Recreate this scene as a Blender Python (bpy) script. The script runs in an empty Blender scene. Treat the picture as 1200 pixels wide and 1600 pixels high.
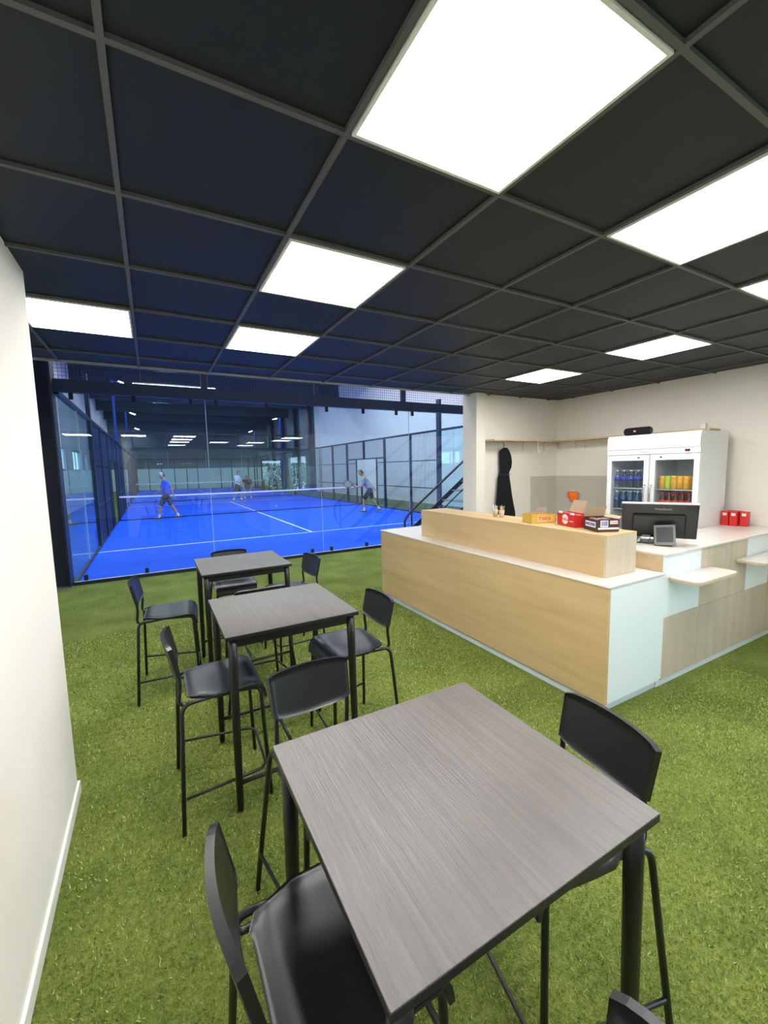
import bpy, bmesh, math, random
import numpy as np
from mathutils import Vector, Matrix, Euler
random.seed(7)
rng = np.random.default_rng(7)
S = bpy.context.scene
C = S.collection
PI = math.pi

# ------------------------------------------------------------------ camera, sky, exposure
CAM_H = 1.758
YAW, PITCH, ROLL, FPX = .50326, .10573, -.02136, 653.94
def camera():
    cy, sy, cp, sp = math.cos(YAW), math.sin(YAW), math.cos(PITCH), math.sin(PITCH)
    f = Vector((sy*cp, cy*cp, -sp)); r = Vector((cy, -sy, 0)); u = r.cross(f)
    cr, sr = math.cos(ROLL), math.sin(ROLL)
    R, U = cr*r+sr*u, -sr*r+cr*u
    cd = bpy.data.cameras.new('camera'); co = bpy.data.objects.new('camera', cd); C.objects.link(co)
    m = Matrix((R, U, -f)).transposed().to_4x4(); m.translation = Vector((0, 0, CAM_H))
    co.matrix_world = m
    cd.sensor_fit = 'VERTICAL'; cd.sensor_height = 24.0
    cd.lens = FPX/1600*24.0
    cd.clip_start = .02; cd.clip_end = 200
    S.camera = co
camera()
S.view_settings.view_transform = 'Standard'
S.view_settings.look = 'None'
S.view_settings.gamma = 1
S.view_settings.use_curve_mapping = False
S.view_settings.exposure = 0.13
w = bpy.data.worlds.new('daylight'); S.world = w; w.use_nodes = True
bg = w.node_tree.nodes['Background']
bg.inputs['Color'].default_value = (.62, .82, 1.0, 1); bg.inputs['Strength'].default_value = 8.0
PANEL_LIGHT = 24.0      # cafe ceiling panels
HALL_FILL = 115.0       # unseen lamps added under the roof to brighten the courts

# ------------------------------------------------------------------ materials
def nodes(name):
    m = bpy.data.materials.new(name); m.use_nodes = True
    nt = m.node_tree; b = nt.nodes['Principled BSDF']
    return m, nt, b
def P(name, col, rough=.5, metal=0, spec=.5, bump=0, bscale=40, var=0, vscale=8, coat=0):
    m, nt, b = nodes(name)
    b.inputs['Base Color'].default_value = (*col, 1); b.inputs['Roughness'].default_value = rough
    b.inputs['Metallic'].default_value = metal; b.inputs['Specular IOR Level'].default_value = spec
    b.inputs['Coat Weight'].default_value = coat
    tc = nt.nodes.new('ShaderNodeTexCoord')
    if var:
        n = nt.nodes.new('ShaderNodeTexNoise'); n.inputs['Scale'].default_value = vscale; n.inputs['Detail'].default_value = 4
        nt.links.new(tc.outputs['Object'], n.inputs['Vector'])
        r = nt.nodes.new('ShaderNodeMapRange'); r.inputs['To Min'].default_value = 1-var; r.inputs['To Max'].default_value = 1+var
        nt.links.new(n.outputs['Fac'], r.inputs['Value'])
        mx = nt.nodes.new('ShaderNodeVectorMath'); mx.operation = 'SCALE'; mx.inputs[0].default_value = col
        nt.links.new(r.outputs['Result'], mx.inputs['Scale']); nt.links.new(mx.outputs['Vector'], b.inputs['Base Color'])
    if bump:
        n2 = nt.nodes.new('ShaderNodeTexNoise'); n2.inputs['Scale'].default_value = bscale; n2.inputs['Detail'].default_value = 5
        nt.links.new(tc.outputs['Object'], n2.inputs['Vector'])
        bp = nt.nodes.new('ShaderNodeBump'); bp.inputs['Strength'].default_value = bump; bp.inputs['Distance'].default_value = .01
        nt.links.new(n2.outputs['Fac'], bp.inputs['Height']); nt.links.new(bp.outputs['Normal'], b.inputs['Normal'])
    return m
def emit(name, col, st):
    m = bpy.data.materials.new(name); m.use_nodes = True; nt = m.node_tree; nt.nodes.clear()
    e = nt.nodes.new('ShaderNodeEmission'); e.inputs['Color'].default_value = (*col, 1); e.inputs['Strength'].default_value = st
    o = nt.nodes.new('ShaderNodeOutputMaterial'); nt.links.new(e.outputs[0], o.inputs[0]); return m
def glass(name, tint=(.93, .975, .985), base=.05, k=.85):
    m = bpy.data.materials.new(name); m.use_nodes = True; nt = m.node_tree; nt.nodes.clear()
    t = nt.nodes.new('ShaderNodeBsdfTransparent'); t.inputs[0].default_value = (*tint, 1)
    g = nt.nodes.new('ShaderNodeBsdfGlossy'); g.inputs['Roughness'].default_value = 0.0; g.inputs[0].default_value = (.95, .98, 1, 1)
    lw = nt.nodes.new('ShaderNodeLayerWeight'); lw.inputs['Blend'].default_value = .5
    p = nt.nodes.new('ShaderNodeMath'); p.operation = 'POWER'; p.inputs[1].default_value = 5
    nt.links.new(lw.outputs['Facing'], p.inputs[0])
    a = nt.nodes.new('ShaderNodeMath'); a.operation = 'MULTIPLY_ADD'; a.inputs[1].default_value = k; a.inputs[2].default_value = base
    nt.links.new(p.outputs[0], a.inputs[0])
    mx = nt.nodes.new('ShaderNodeMixShader'); nt.links.new(a.outputs[0], mx.inputs[0])
    nt.links.new(t.outputs[0], mx.inputs[1]); nt.links.new(g.outputs[0], mx.inputs[2])
    o = nt.nodes.new('ShaderNodeOutputMaterial'); nt.links.new(mx.outputs[0], o.inputs[0]); return m
def wood(name, c1, c2, axis, stretch=18, scale=3.5, rough=.45, bump=0, fine=0, spec=.4):
    """grain runs along axis (0,1,2)"""
    m, nt, b = nodes(name)
    tc = nt.nodes.new('ShaderNodeTexCoord'); mp = nt.nodes.new('ShaderNodeMapping')
    sc = [stretch*scale]*3; sc[axis] = scale
    mp.inputs['Scale'].default_value = sc; nt.links.new(tc.outputs['Object'], mp.inputs['Vector'])
    n = nt.nodes.new('ShaderNodeTexNoise'); n.inputs['Scale'].default_value = .45; n.inputs['Detail'].default_value = 7
    n.inputs['Roughness'].default_value = .62; n.inputs['Distortion'].default_value = .6
    nt.links.new(mp.outputs[0], n.inputs['Vector'])
    r = nt.nodes.new('ShaderNodeValToRGB'); r.color_ramp.elements[0].position = .32; r.color_ramp.elements[1].position = .68
    r.color_ramp.elements[0].color = (*c1, 1); r.color_ramp.elements[1].color = (*c2, 1)
    nt.links.new(n.outputs['Fac'], r.inputs[0]); nt.links.new(r.outputs[0], b.inputs['Base Color'])
    b.inputs['Roughness'].default_value = rough; b.inputs['Specular IOR Level'].default_value = spec
    if bump:
        n2 = nt.nodes.new('ShaderNodeTexNoise'); n2.inputs['Scale'].default_value = fine; n2.inputs['Detail'].default_value = 5
        nt.links.new(mp.outputs[0], n2.inputs['Vector'])
        bp = nt.nodes.new('ShaderNodeBump'); bp.inputs['Strength'].default_value = bump; bp.inputs['Distance'].default_value = .002
        nt.links.new(n2.outputs['Fac'], bp.inputs['Height']); nt.links.new(bp.outputs['Normal'], b.inputs['Normal'])
    return m

def turf_mat():
    m, nt, b = nodes('turf')
    tc = nt.nodes.new('ShaderNodeTexCoord')
    n = nt.nodes.new('ShaderNodeTexNoise'); n.inputs['Scale'].default_value = 2.2; n.inputs['Detail'].default_value = 3
    n2 = nt.nodes.new('ShaderNodeTexNoise'); n2.inputs['Scale'].default_value = 38; n2.inputs['Detail'].default_value = 6; n2.inputs['Roughness'].default_value = .75
    nt.links.new(tc.outputs['Object'], n.inputs['Vector']); nt.links.new(tc.outputs['Object'], n2.inputs['Vector'])
    ad = nt.nodes.new('ShaderNodeMath'); ad.operation = 'MULTIPLY_ADD'; ad.inputs[1].default_value = .45
    nt.links.new(n.outputs['Fac'], ad.inputs[0]); nt.links.new(n2.outputs['Fac'], ad.inputs[2])
    r = nt.nodes.new('ShaderNodeValToRGB'); e = r.color_ramp.elements
    e[0].position = .48; e[0].color = (.05, .094, .014, 1); e[1].position = .95; e[1].color = (.285, .335, .072, 1)
    nt.links.new(ad.outputs[0], r.inputs[0]); nt.links.new(r.outputs[0], b.inputs['Base Color'])
    b.inputs['Roughness'].default_value = .85; b.inputs['Specular IOR Level'].default_value = .15
    bp = nt.nodes.new('ShaderNodeBump'); bp.inputs['Strength'].default_value = .9; bp.inputs['Distance'].default_value = .02
    n3 = nt.nodes.new('ShaderNodeTexNoise'); n3.inputs['Scale'].default_value = 120; n3.inputs['Detail'].default_value = 3
    nt.links.new(tc.outputs['Object'], n3.inputs['Vector'])
    nt.links.new(n3.outputs['Fac'], bp.inputs['Height']); nt.links.new(bp.outputs['Normal'], b.inputs['Normal'])
    return m
def blade_mat():
    m, nt, b = nodes('turf_blades')
    g = nt.nodes.new('ShaderNodeNewGeometry'); r = nt.nodes.new('ShaderNodeValToRGB'); e = r.color_ramp.elements
    e[0].color = (.12, .18, .03, 1); e[1].color = (.56, .62, .22, 1); e.new(.6).color = (.37, .43, .11, 1)
    nt.links.new(g.outputs['Random Per Island'], r.inputs[0]); nt.links.new(r.outputs[0], b.inputs['Base Color'])
    b.inputs['Roughness'].default_value = .6; b.inputs['Specular IOR Level'].default_value = .25
    return m

M = dict(
    turf=turf_mat(), blades=blade_mat(),
    wall=P('wall_paint', (.83, .785, .715), .85, bump=.12, bscale=160, spec=.2),
    wall_cool=P('hall_wall', (.86, .88, .92), .7, spec=.3, var=.06, vscale=.8),
    hall_dark=P('hall_dark', (.05, .065, .085), .8, var=.15, vscale=.7),
    ceil=P('ceiling_tile', (.013, .0165, .022), .55, spec=.38, bump=.03, bscale=300),
    grid=P('ceiling_grid', (.11, .107, .104), .5),
    trim=P('white_trim', (.83, .82, .76), .45),
    court=P('court_turf', (.008, .10, .86), .8, spec=.15, bump=.3, bscale=200, var=.06, vscale=2),
    line=P('court_line', (.85, .88, .92), .7),
    navy=P('navy_steel', (.012, .02, .05), .4, spec=.5),
    wire=P('mesh_wire', (.03, .055, .14), .4, spec=.5),
    black=P('black_steel', (.012, .012, .013), .35, spec=.5),
    plastic=P('black_plastic', (.011, .0115, .013), .34, spec=.65, bump=.04, bscale=500),
    rubber=P('rubber', (.02, .02, .02), .8),
    top=wood('table_wood', (.088, .078, .070), (.138, .124, .113), 1, 38, 4, .36, bump=.9, fine=2.2, spec=.8),
    oak_h=wood('oak_across', (.53, .36, .17), (.64, .46, .24), 1, 14, 1.3, .5, bump=.15, fine=1.5),
    oak_x=wood('oak_across_end', (.55, .41, .25), (.66, .52, .335), 0, 14, 1.3, .5, bump=.15, fine=1.5),
    oak_v=wood('oak_upright', (.50, .405, .285), (.60, .50, .37), 2, 14, 1.3, .5, bump=.15, fine=1.5),
    stone=P('pale_worktop', (.74, .70, .63), .22, var=.035, vscale=220, spec=.5),
    white=P('white_laminate', (.78, .83, .84), .35),
    white_gl=P('white_enamel', (.80, .80, .80), .25, spec=.5),
    plinth=P('plinth', (.66, .72, .74), .4),
    grey=P('splash_grey', (.56, .53, .47), .35),
    glass=glass('court_glass', (.86, .95, .975), .045, .8), door_glass=glass('door_glass', (.9, .93, .94), .03, .5),
    win=glass('window_glass', (.97, .99, 1), .03, .5),
    chrome=P('chrome', (.7, .7, .72), .12, metal=1),
    steel=P('galvanised', (.35, .37, .4), .4, metal=.7),
    panel=emit('led_panel', (1.0, .985, .96), PANEL_LIGHT),
    hall=emit('added_hall_lamp', (.93, .97, 1.0), HALL_FILL),
    flood=emit('floodlight_led', (1.0, .99, .93), 160),
    apron=P('black_cloth', (.011, .012, .015), .9, spec=.2, bump=.4, bscale=25),
    orange=P('orange_cloth', (1.0, .19, .015), .8),
    card=P('cardboard', (.53, .40, .25), .8, var=.05, vscale=30), card_w=P('white_card', (.75, .72, .68), .7),
    yellow=P('gold_card', (.62, .42, .06), .5), red=P('red_card', (.62, .02, .02), .4), brown=P('brown_card', (.065, .022, .018), .4),
    red_l=P('red_print', (.70, .05, .03), .5), white_p=P('white_print', (.85, .85, .85), .5), blue_p=P('blue_print', (.03, .06, .40), .5),
    ink=P('black_print', (.02, .02, .02), .6), logo=P('pale_grey_print', (.45, .45, .45), .5),
    pet=glass('clear_bottle', (.80, .87, .93), .12, .6), blue_drink=P('blue_drink', (.03, .10, .22), .15, coat=.5), cola=P('cola', (.06, .012, .008), .12, coat=.5),
    can_o=P('orange_can', (.85, .42, .03), .3, var=.5, vscale=45), can_g=P('green_can', (.50, .62, .05), .3, var=.3, vscale=45),
    cap_w=P('white_cap', (.8, .8, .85), .4), cap_r=P('red_cap', (.6, .02, .02), .4), lab_b=P('blue_label', (.05, .07, .50), .4), lab_r=P('red_label', (.62, .05, .04), .4),
    paper=P('paper_cup', (.62, .47, .32), .7), stick=P('wood_stick', (.66, .48, .28), .6),
    skin=P('skin', (.52, .27, .17), .55, spec=.3), hair=P('brown_hair', (.06, .035, .025), .8, bump=.5, bscale=90),
    sock=P('white_sock', (.8, .8, .82), .8), shoe=P('dark_shoe', (.04, .04, .06), .5), sole=P('shoe_sole', (.75, .72, .7), .6),
    shirt_b=P('blue_shirt', (.01, .10, .72), .8), shirt_w=P('white_shirt', (.62, .76, .88), .8), shirt_k=P('dark_shirt', (.035, .028, .025), .85), shirt_g=P('grey_shirt', (.33, .37, .40), .85),
    shorts_k=P('black_shorts', (.012, .014, .022), .85), shorts_g=P('dark_grey_shorts', (.05, .06, .075), .85), capg=P('grey_cap', (.38, .46, .52), .8),
    maroon=P('maroon_cloth', (.12, .02, .03), .8), ball=P('ball_felt', (.75, .85, .25), .9), racket=P('racket_face', (.45, .33, .30), .4),
    screen=P('dark_display', (.02, .0, .002), .2), fridge_in=P('fridge_inside', (.55, .58, .60), .5), leaf=P('leaf', (.10, .24, .06), .6),
)

# ------------------------------------------------------------------ mesh builders
def frame(d):
    d = d.normalized(); a = Vector((0, 0, 1)) if abs(d.z) < .95 else Vector((1, 0, 0))
    s = d.cross(a).normalized(); return s, s.cross(d).normalized()
class MB:
    def __init__(s): s.v = []; s.f = []; s.sm = []
    def add(s, vs, fs, sm=False):
        o = len(s.v); s.v += [tuple(v) for v in vs]; s.f += [tuple(i+o for i in f) for f in fs]; s.sm += [sm]*len(fs); return s
    def box(s, x0, x1, y0, y1, z0, z1, bev=0, m=None, seg=2):
        if bev:
            bm = bmesh.new(); bmesh.ops.create_cube(bm, size=1)
            for v in bm.verts: v.co = Vector(((x0+x1)/2+v.co.x*(x1-x0), (y0+y1)/2+v.co.y*(y1-y0), (z0+z1)/2+v.co.z*(z1-z0)))
            bmesh.ops.bevel(bm, geom=bm.edges[:], offset=bev, segments=seg, affect='EDGES', profile=.5)
            vs = [v.co.copy() for v in bm.verts]; bm.verts.index_update(); fs = [[v.index for v in f.verts] for f in bm.faces]; bm.free()
        else:
            vs = [Vector((x, y, z)) for x in (x0, x1) for y in (y0, y1) for z in (z0, z1)]
            fs = [(0, 1, 3, 2), (4, 6, 7, 5), (0, 4, 5, 1), (2, 3, 7, 6), (0, 2, 6, 4), (1, 5, 7, 3)]
        if m: vs = [m @ v for v in vs]
        return s.add(vs, fs)
    def tube(s, pts, r, n=10, close=False, rs=None, flat=1.0):
        pts = [Vector(p) for p in pts]; N = len(pts); vs = []; prev = None
        for i, p in enumerate(pts):
            if close: d = (pts[(i+1) % N]-pts[i-1])
            else: d = pts[min(i+1, N-1)]-pts[max(i-1, 0)]
            d.normalize()
            if prev is None: a = frame(d)[0]; b = d.cross(a).normalized()
            else:
                a = (prev-d*prev.dot(d)).normalized(); b = d.cross(a).normalized()
            prev = a; R = rs[i] if rs else r
            for k in range(n):
                t = 2*PI*k/n; vs.append(p+a*math.cos(t)*R+b*math.sin(t)*R*flat)
        fs = []
        for i in range(N if close else N-1):
            j = (i+1) % N
            for k in range(n): fs.append((i*n+k, i*n+(k+1) % n, j*n+(k+1) % n, j*n+k))
        s.add(vs, fs, True)
        if not close:
            o = len(s.v)-len(vs); s.f += [tuple(o+k for k in range(n))[::-1], tuple(o+(N-1)*n+k for k in range(n))]; s.sm += [False]*2
        return s
    def lathe(s, prof, c=(0, 0, 0), n=20, m=None):
        vs = []; c = Vector(c)
        for r, z in prof:
            for k in range(n): vs.append(Vector((r*math.cos(2*PI*k/n), r*math.sin(2*PI*k/n), z)))
        vs = [(m @ v if m else v)+c for v in vs]; L = len(prof)
        s.add(vs, [(i*n+k, i*n+(k+1) % n, (i+1)*n+(k+1) % n, (i+1)*n+k) for i in range(L-1) for k in range(n)], True)
        o = len(s.v)-len(vs); s.f += [tuple(o+k for k in range(n))[::-1], tuple(o+(L-1)*n+k for k in range(n))]; s.sm += [False]*2
        return s
    def prism(s, poly, z0, z1, m=None):
        n = len(poly); vs = [Vector((x, y, z0)) for x, y in poly]+[Vector((x, y, z1)) for x, y in poly]
        if m: vs = [m @ v for v in vs]
        return s.add(vs, [tuple(range(n))[::-1], tuple(range(n, 2*n))]+[(i, (i+1) % n, n+(i+1) % n, n+i) for i in range(n)])
    def slab(s, grid, th):
        """grid[i][j] of points -> thick sheet, th = vector per point or thickness along normal"""
        a = len(grid); b = len(grid[0]); G = [[Vector(p) for p in row] for row in grid]; N = []
        for i in range(a):
            for j in range(b):
                du = G[min(i+1, a-1)][j]-G[max(i-1, 0)][j]; dv = G[i][min(j+1, b-1)]-G[i][max(j-1, 0)]
                N.append(du.cross(dv).normalized())
        top = [G[i][j]+N[i*b+j]*th/2 for i in range(a) for j in range(b)]; bot = [G[i][j]-N[i*b+j]*th/2 for i in range(a) for j in range(b)]
        o = a*b; fs = []
        for i in range(a-1):
            for j in range(b-1):
                q = (i*b+j, (i+1)*b+j, (i+1)*b+j+1, i*b+j+1); fs.append(q); fs.append(tuple(x+o for x in q[::-1]))
        s.add(top+bot, fs, True); base = len(s.v)-2*o; ed = []
        for i in range(a-1): ed += [(i*b, (i+1)*b), ((i+1)*b+b-1, i*b+b-1)]
        for j in range(b-1): ed += [(j+1, j), ((a-1)*b+j, (a-1)*b+j+1)]
        for p, q in ed: s.f.append((base+p, base+o+p, base+o+q, base+q)[::-1]); s.sm.append(False)
        return s
    def build(s, name, mat, parent=None, kind=None):
        me = bpy.data.meshes.new(name); me.from_pydata(s.v, [], s.f); me.update()
        me.polygons.foreach_set('use_smooth', s.sm)
        me.materials.append(M[mat] if isinstance(mat, str) else mat)
        o = bpy.data.objects.new(name, me); C.objects.link(o)
        if parent: o.parent = parent
        if kind: o['kind'] = kind
        return o
def B(*a, **k): return MB().box(*a, **k)
def thing(name, label, cat, loc=(0, 0, 0), rz=0, group=None):
    o = bpy.data.objects.new(name, None); o.empty_display_size = .1; C.objects.link(o); o.location = loc; o.rotation_euler = (0, 0, rz)
    o['label'] = label; o['category'] = cat
    if group: o['group'] = group
    return o
def tag(o, label, cat, group=None, kind=None):
    o['label'] = label; o['category'] = cat
    if group: o['group'] = group
    if kind: o['kind'] = kind
    return o
def kids(o): return [c for c in bpy.data.objects if c.parent == o]
def dup(r, loc, rz, label):
    c = r.copy(); C.objects.link(c); c.location = loc; c.rotation_euler = (0, 0, rz); c['label'] = label
    for ch in kids(r):
        d = ch.copy(); C.objects.link(d); d.parent = c
        for g in kids(ch):
            e = g.copy(); C.objects.link(e); e.parent = d
    return c
def struct(o, name=None):
    o['kind'] = 'structure'; return o
def text(body, size, mw, mat, parent, name='lettering', ext=.0004, bold=0, sx=1.0):
    cu = bpy.data.curves.new(name, 'FONT'); cu.body = body; cu.size = size; cu.extrude = ext; cu.align_x = 'CENTER'; cu.align_y = 'CENTER'; cu.offset = bold; cu.resolution_u = 3
    t = bpy.data.objects.new('tmp', cu); C.objects.link(t)
    me = bpy.data.meshes.new_from_object(t.evaluated_get(bpy.context.evaluated_depsgraph_get())); bpy.data.objects.remove(t)
    me.transform(mw @ Matrix.Diagonal((sx, 1, 1, 1))); me.materials.clear(); me.materials.append(M[mat])
    o = bpy.data.objects.new(name, me); C.objects.link(o); o.parent = parent; return o
def face(origin, right, up):
    r = Vector(right).normalized(); u = Vector(up).normalized(); n = r.cross(u)
    m = Matrix((r, u, n)).transposed().to_4x4(); m.translation = Vector(origin); return m
def arc(c, r, a0, a1, n, plane='xy'):
    out = []
    for i in range(n+1):
        a = a0+(a1-a0)*i/n; x, y = r*math.cos(a), r*math.sin(a)
        out.append((c[0]+x, c[1]+y))
    return out
def rounded(pts, r, n=5):
    """round the inner corners of a polyline"""
    pts = [Vector(p) for p in pts]; out = [pts[0]]
    for i in range(1, len(pts)-1):
        p, a, b = pts[i], pts[i-1], pts[i+1]; da = (a-p); db = (b-p)
        k = min(r, da.length*.48, db.length*.48); s = p+da.normalized()*k; e = p+db.normalized()*k
        for j in range(n+1):
            t = j/n; out.append((1-t)**2*s+2*t*(1-t)*p+t*t*e)
    out.append(pts[-1]); return out

# ------------------------------------------------------------------ the room
CZ = 2.726                       # cafe ceiling
GX, GY = 1.16667, 1.20952        # ceiling grid origin
XL, XR, Y0 = -1.185, 8.815, 8.07  # court
XW, XE = -3.35, 11.5             # hall side walls
YE = 47.6; RZ = 7.3              # hall end and roof
CE = 4.585                       # edge of the cafe ceiling
struct(B(XW-.1, XE+.1, -9, YE+.1, -.2, 0).build('floor', 'turf'))
# pile of the artificial grass near the camera
def turf_pile():
    n = 170000
    x = rng.uniform(-1.2, 4.2, n); y = 0.15+rng.random(n)**1.5*5.2
    keep = ~((x < -.44) & (y < 2.8)) & ~((x > 2.62) & (y > 1.62) & (y < 5))
    x, y = x[keep], y[keep]; n = len(x)
    h = rng.uniform(.008, .017, n); a = rng.uniform(0, 2*PI, n); wd = .0016+.0007*np.maximum(y, x*.6); ln = rng.uniform(0, .9, n)*h; b = rng.uniform(0, 2*PI, n)
    v = np.zeros((n, 3, 3))
    v[:, 0] = np.stack([x-np.cos(a)*wd, y-np.sin(a)*wd, np.zeros(n)], -1); v[:, 1] = np.stack([x+np.cos(a)*wd, y+np.sin(a)*wd, np.zeros(n)], -1)
    v[:, 2] = np.stack([x+np.cos(b)*ln, y+np.sin(b)*ln, h], -1)
    me = bpy.data.meshes.new('grass_pile'); me.vertices.add(3*n); me.vertices.foreach_set('co', v.ravel())
    me.loops.add(3*n); me.loops.foreach_set('vertex_index', np.arange(3*n, dtype=np.int32))
    me.polygons.add(n); me.polygons.foreach_set('loop_start', np.arange(0, 3*n, 3, dtype=np.int32)); me.update(calc_edges=True); me.materials.append(M['blades'])
    o = bpy.data.objects.new('grass_pile', me); C.objects.link(o)
    tag(o, 'short green artificial grass pile covering the cafe floor', 'grass', kind='stuff')
turf_pile()
# cafe ceiling with T-bar grid
struct(B(XW, 5.7, -3.75, CE, CZ+.012, CZ+.06).build('ceiling', 'ceil'))
g = MB()
for a in range(-9, 7):
    y = GY+.6*a
    if -3.6 < y < CE: g.box(XW, 5.6, y-.0085, y+.0085, CZ-.001, CZ+.012)
for b in range(-8, 8):
    x = GX+.6*b
    if XW < x < 5.6: g.box(x-.0085, x+.0085, -3.6, CE, CZ-.0015, CZ+.012)
struct(g.build('ceiling_grid', 'grid'))
struct(B(XW, 3.95, CE-.012, CE+.004, CZ-.008, CZ+.03).build('trim_1', P('edge_trim', (.42, .43, .45), .4)))
struct(B(XW, 11.5, CE, CE+.1, CZ+.02, RZ).build('wall_upper', 'hall_dark'))
struct(B(XW, 5.7, -3.75, CE, CZ+.06, CZ+.2).build('ceiling_slab', 'hall_dark'))
# partition on the left, its baseboard
struct(B(-.66, -.475, -3.6, 2.70, 0, CZ+.01).build('wall_left', 'wall'))
bb = MB(); bb.box(-.475, -.462, -3.6, 2.712, .005, .075, bev=.003); bb.box(-.672, -.475, 2.70, 2.712, .005, .075)
struct(bb.build('baseboard_left', 'trim'))
# right wall, back wall, pillar end
struct(B(4.065, 5.72, 4.5, 4.62, 0, CZ+.02).build('wall_back', 'wall'))
struct(B(3.905, 4.065, 4.44, 4.72, 0, CZ+.012).build('wall_pillar', 'wall'))
# wall behind the camera with a glazed door, and windows in the right wall behind the viewpoint
FY = -3.6
wf = MB(); wf.box(XW, 4.45, FY-.15, FY, 0, CZ+.02); wf.box(5.45, 5.72, FY-.15, FY, 0, CZ+.02); wf.box(4.45, 5.45, FY-.15, FY, 2.25, CZ+.02)
struct(wf.build('wall_front', 'wall'))
m = MB()
for q in ((4.45, 4.52, 0, 2.25), (5.38, 5.45, 0, 2.25), (4.52, 5.38, 2.18, 2.25), (4.52, 5.38, 0, .10)): m.box(q[0], q[1], FY-.11, FY-.04, q[2], q[3])
o = struct(m.build('door_1', 'black')); B(4.52, 5.38, FY-.08, FY-.07, .1, 2.18).build('pane', 'win', o)
MB().tube([(4.58, FY-.0, .8), (4.58, FY-.0, 1.4)], .012, 8).build('handle', 'chrome', o)
rw = MB(); rw.box(5.6, 5.72, .2, 4.62, 0, CZ+.02); rw.box(5.6, 5.72, FY, .2, 0, .3); rw.box(5.6, 5.72, FY, .2, 2.35, CZ+.02)
ry = [(-3.2, -1.75), (-1.6, -.1)]; prev = FY
for a, b in ry: rw.box(5.6, 5.72, prev, a, .3, 2.35); prev = b
rw.box(5.6, 5.72, prev, .2, .3, 2.35); struct(rw.build('wall_right', 'wall'))
for i, (a, b) in enumerate(ry):
    m = MB()
    for y0, y1, z0, z1 in ((a, a+.05, .3, 2.35), (b-.05, b, .3, 2.35), (a+.05, b-.05, .3, .35), (a+.05, b-.05, 2.3, 2.35)): m.box(5.63, 5.69, y0, y1, z0, z1)
    o = struct(m.build('window_%d' % (i+1), 'trim')); B(5.655, 5.665, a+.05, b-.05, .35, 2.3).build('pane', 'win', o)
n = 9000; c_ = np.stack([rng.uniform(2.6, 7.4, n), -5.6+rng.normal(0, .25, n), 2.1*rng.random(n)**.8], -1)
a_ = rng.normal(0, 1, (n, 3)); a_ /= np.linalg.norm(a_, axis=1)[:, None]; b_ = np.cross(a_, rng.normal(0, 1, (n, 3))); b_ /= np.linalg.norm(b_, axis=1)[:, None]
hv = np.stack([c_-a_*.05, c_+b_*.03, c_+a_*.05, c_-b_*.03], 1).reshape(-1, 3)
hg = MB().add(hv.tolist(), [(4*i, 4*i+1, 4*i+2, 4*i+3) for i in range(n)]).build('hedge', 'leaf')
tag(hg, 'green leafy hedge outside the glazed door behind the viewpoint, seen mirrored in the glass', 'hedge')
# ------------------------------------------------------------------ the hall shell
lw_ = [(12.2, 14.6), (16.0, 17.2), (18.4, 19.75), (20.1, 22.0), (22.4, 23.7), (25.8, 28.3), (30.1, 31.3), (34, 36.4), (39, 41)]
m = MB(); m.box(XW-.15, XW, -5, YE, 0, 1.93); m.box(XW-.15, XW, -5, YE, 2.96, RZ); prev = -5
for a, b in lw_: m.box(XW-.15, XW, prev, a, 1.93, 2.96); prev = b
m.box(XW-.15, XW, prev, YE, 1.93, 2.96); struct(m.build('wall_hall_left', 'wall_cool'))
for i, (a, b) in enumerate(lw_):
    m = MB()
    for y0, y1, z0, z1 in ((a, a+.06, 1.93, 2.96), (b-.06, b, 1.93, 2.96), (a, b, 1.93, 1.99), (a, b, 2.9, 2.96), ((a+b)/2-.03, (a+b)/2+.03, 1.93, 2.96)): m.box(XW-.12, XW-.04, y0, y1, z0, z1)
    o = struct(m.build('window_%d' % (i+3), 'steel')); B(XW-.09, XW-.08, a+.06, b-.06, 1.99, 2.9).build('pane', 'win', o)
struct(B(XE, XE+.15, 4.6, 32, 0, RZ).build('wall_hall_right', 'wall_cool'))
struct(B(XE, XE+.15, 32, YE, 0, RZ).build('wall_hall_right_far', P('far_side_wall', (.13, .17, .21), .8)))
struct(B(5.72, XE, 4.55, 4.65, 0, RZ).build('wall_hall_front', 'wall_cool'))
struct(B(XW, XE, YE, YE+.15, 0, 2.1).build('wall_hall_end', P('pale_end_wall', (.62, .80, .76), .7)))
struct(B(XW, XE, YE, YE+.15, 2.1, RZ).build('wall_hall_end_upper', P('dark_end_wall', (.10, .13, .16), .8)))
# corrugated roof deck
prof = []; y = 4.6
while y < YE: prof += [(y, 0), (y+.10, 0), (y+.14, .05), (y+.24, .05)]; y += .28
vs = [(x, yy, RZ+dz) for x in (XW-.1, XE+.1) for yy, dz in prof]; n = len(prof)
struct(MB().add(vs, [(i, i+1, n+i+1, n+i) for i in range(n-1)]).build('ceiling_hall', P('roof_deck', (.05, .06, .075), .3, spec=.6)))
m = MB()
for y in (9, 15, 21, 27, 33, 39, 45):
    m.box(XW, XE, y-.07, y+.07, RZ-(.34 if y < 25 else .75), RZ-.02)  # far beams made deeper to hide the added roof lamps from view
struct(m.build('trim_roof_beams', 'hall_dark'))

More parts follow.
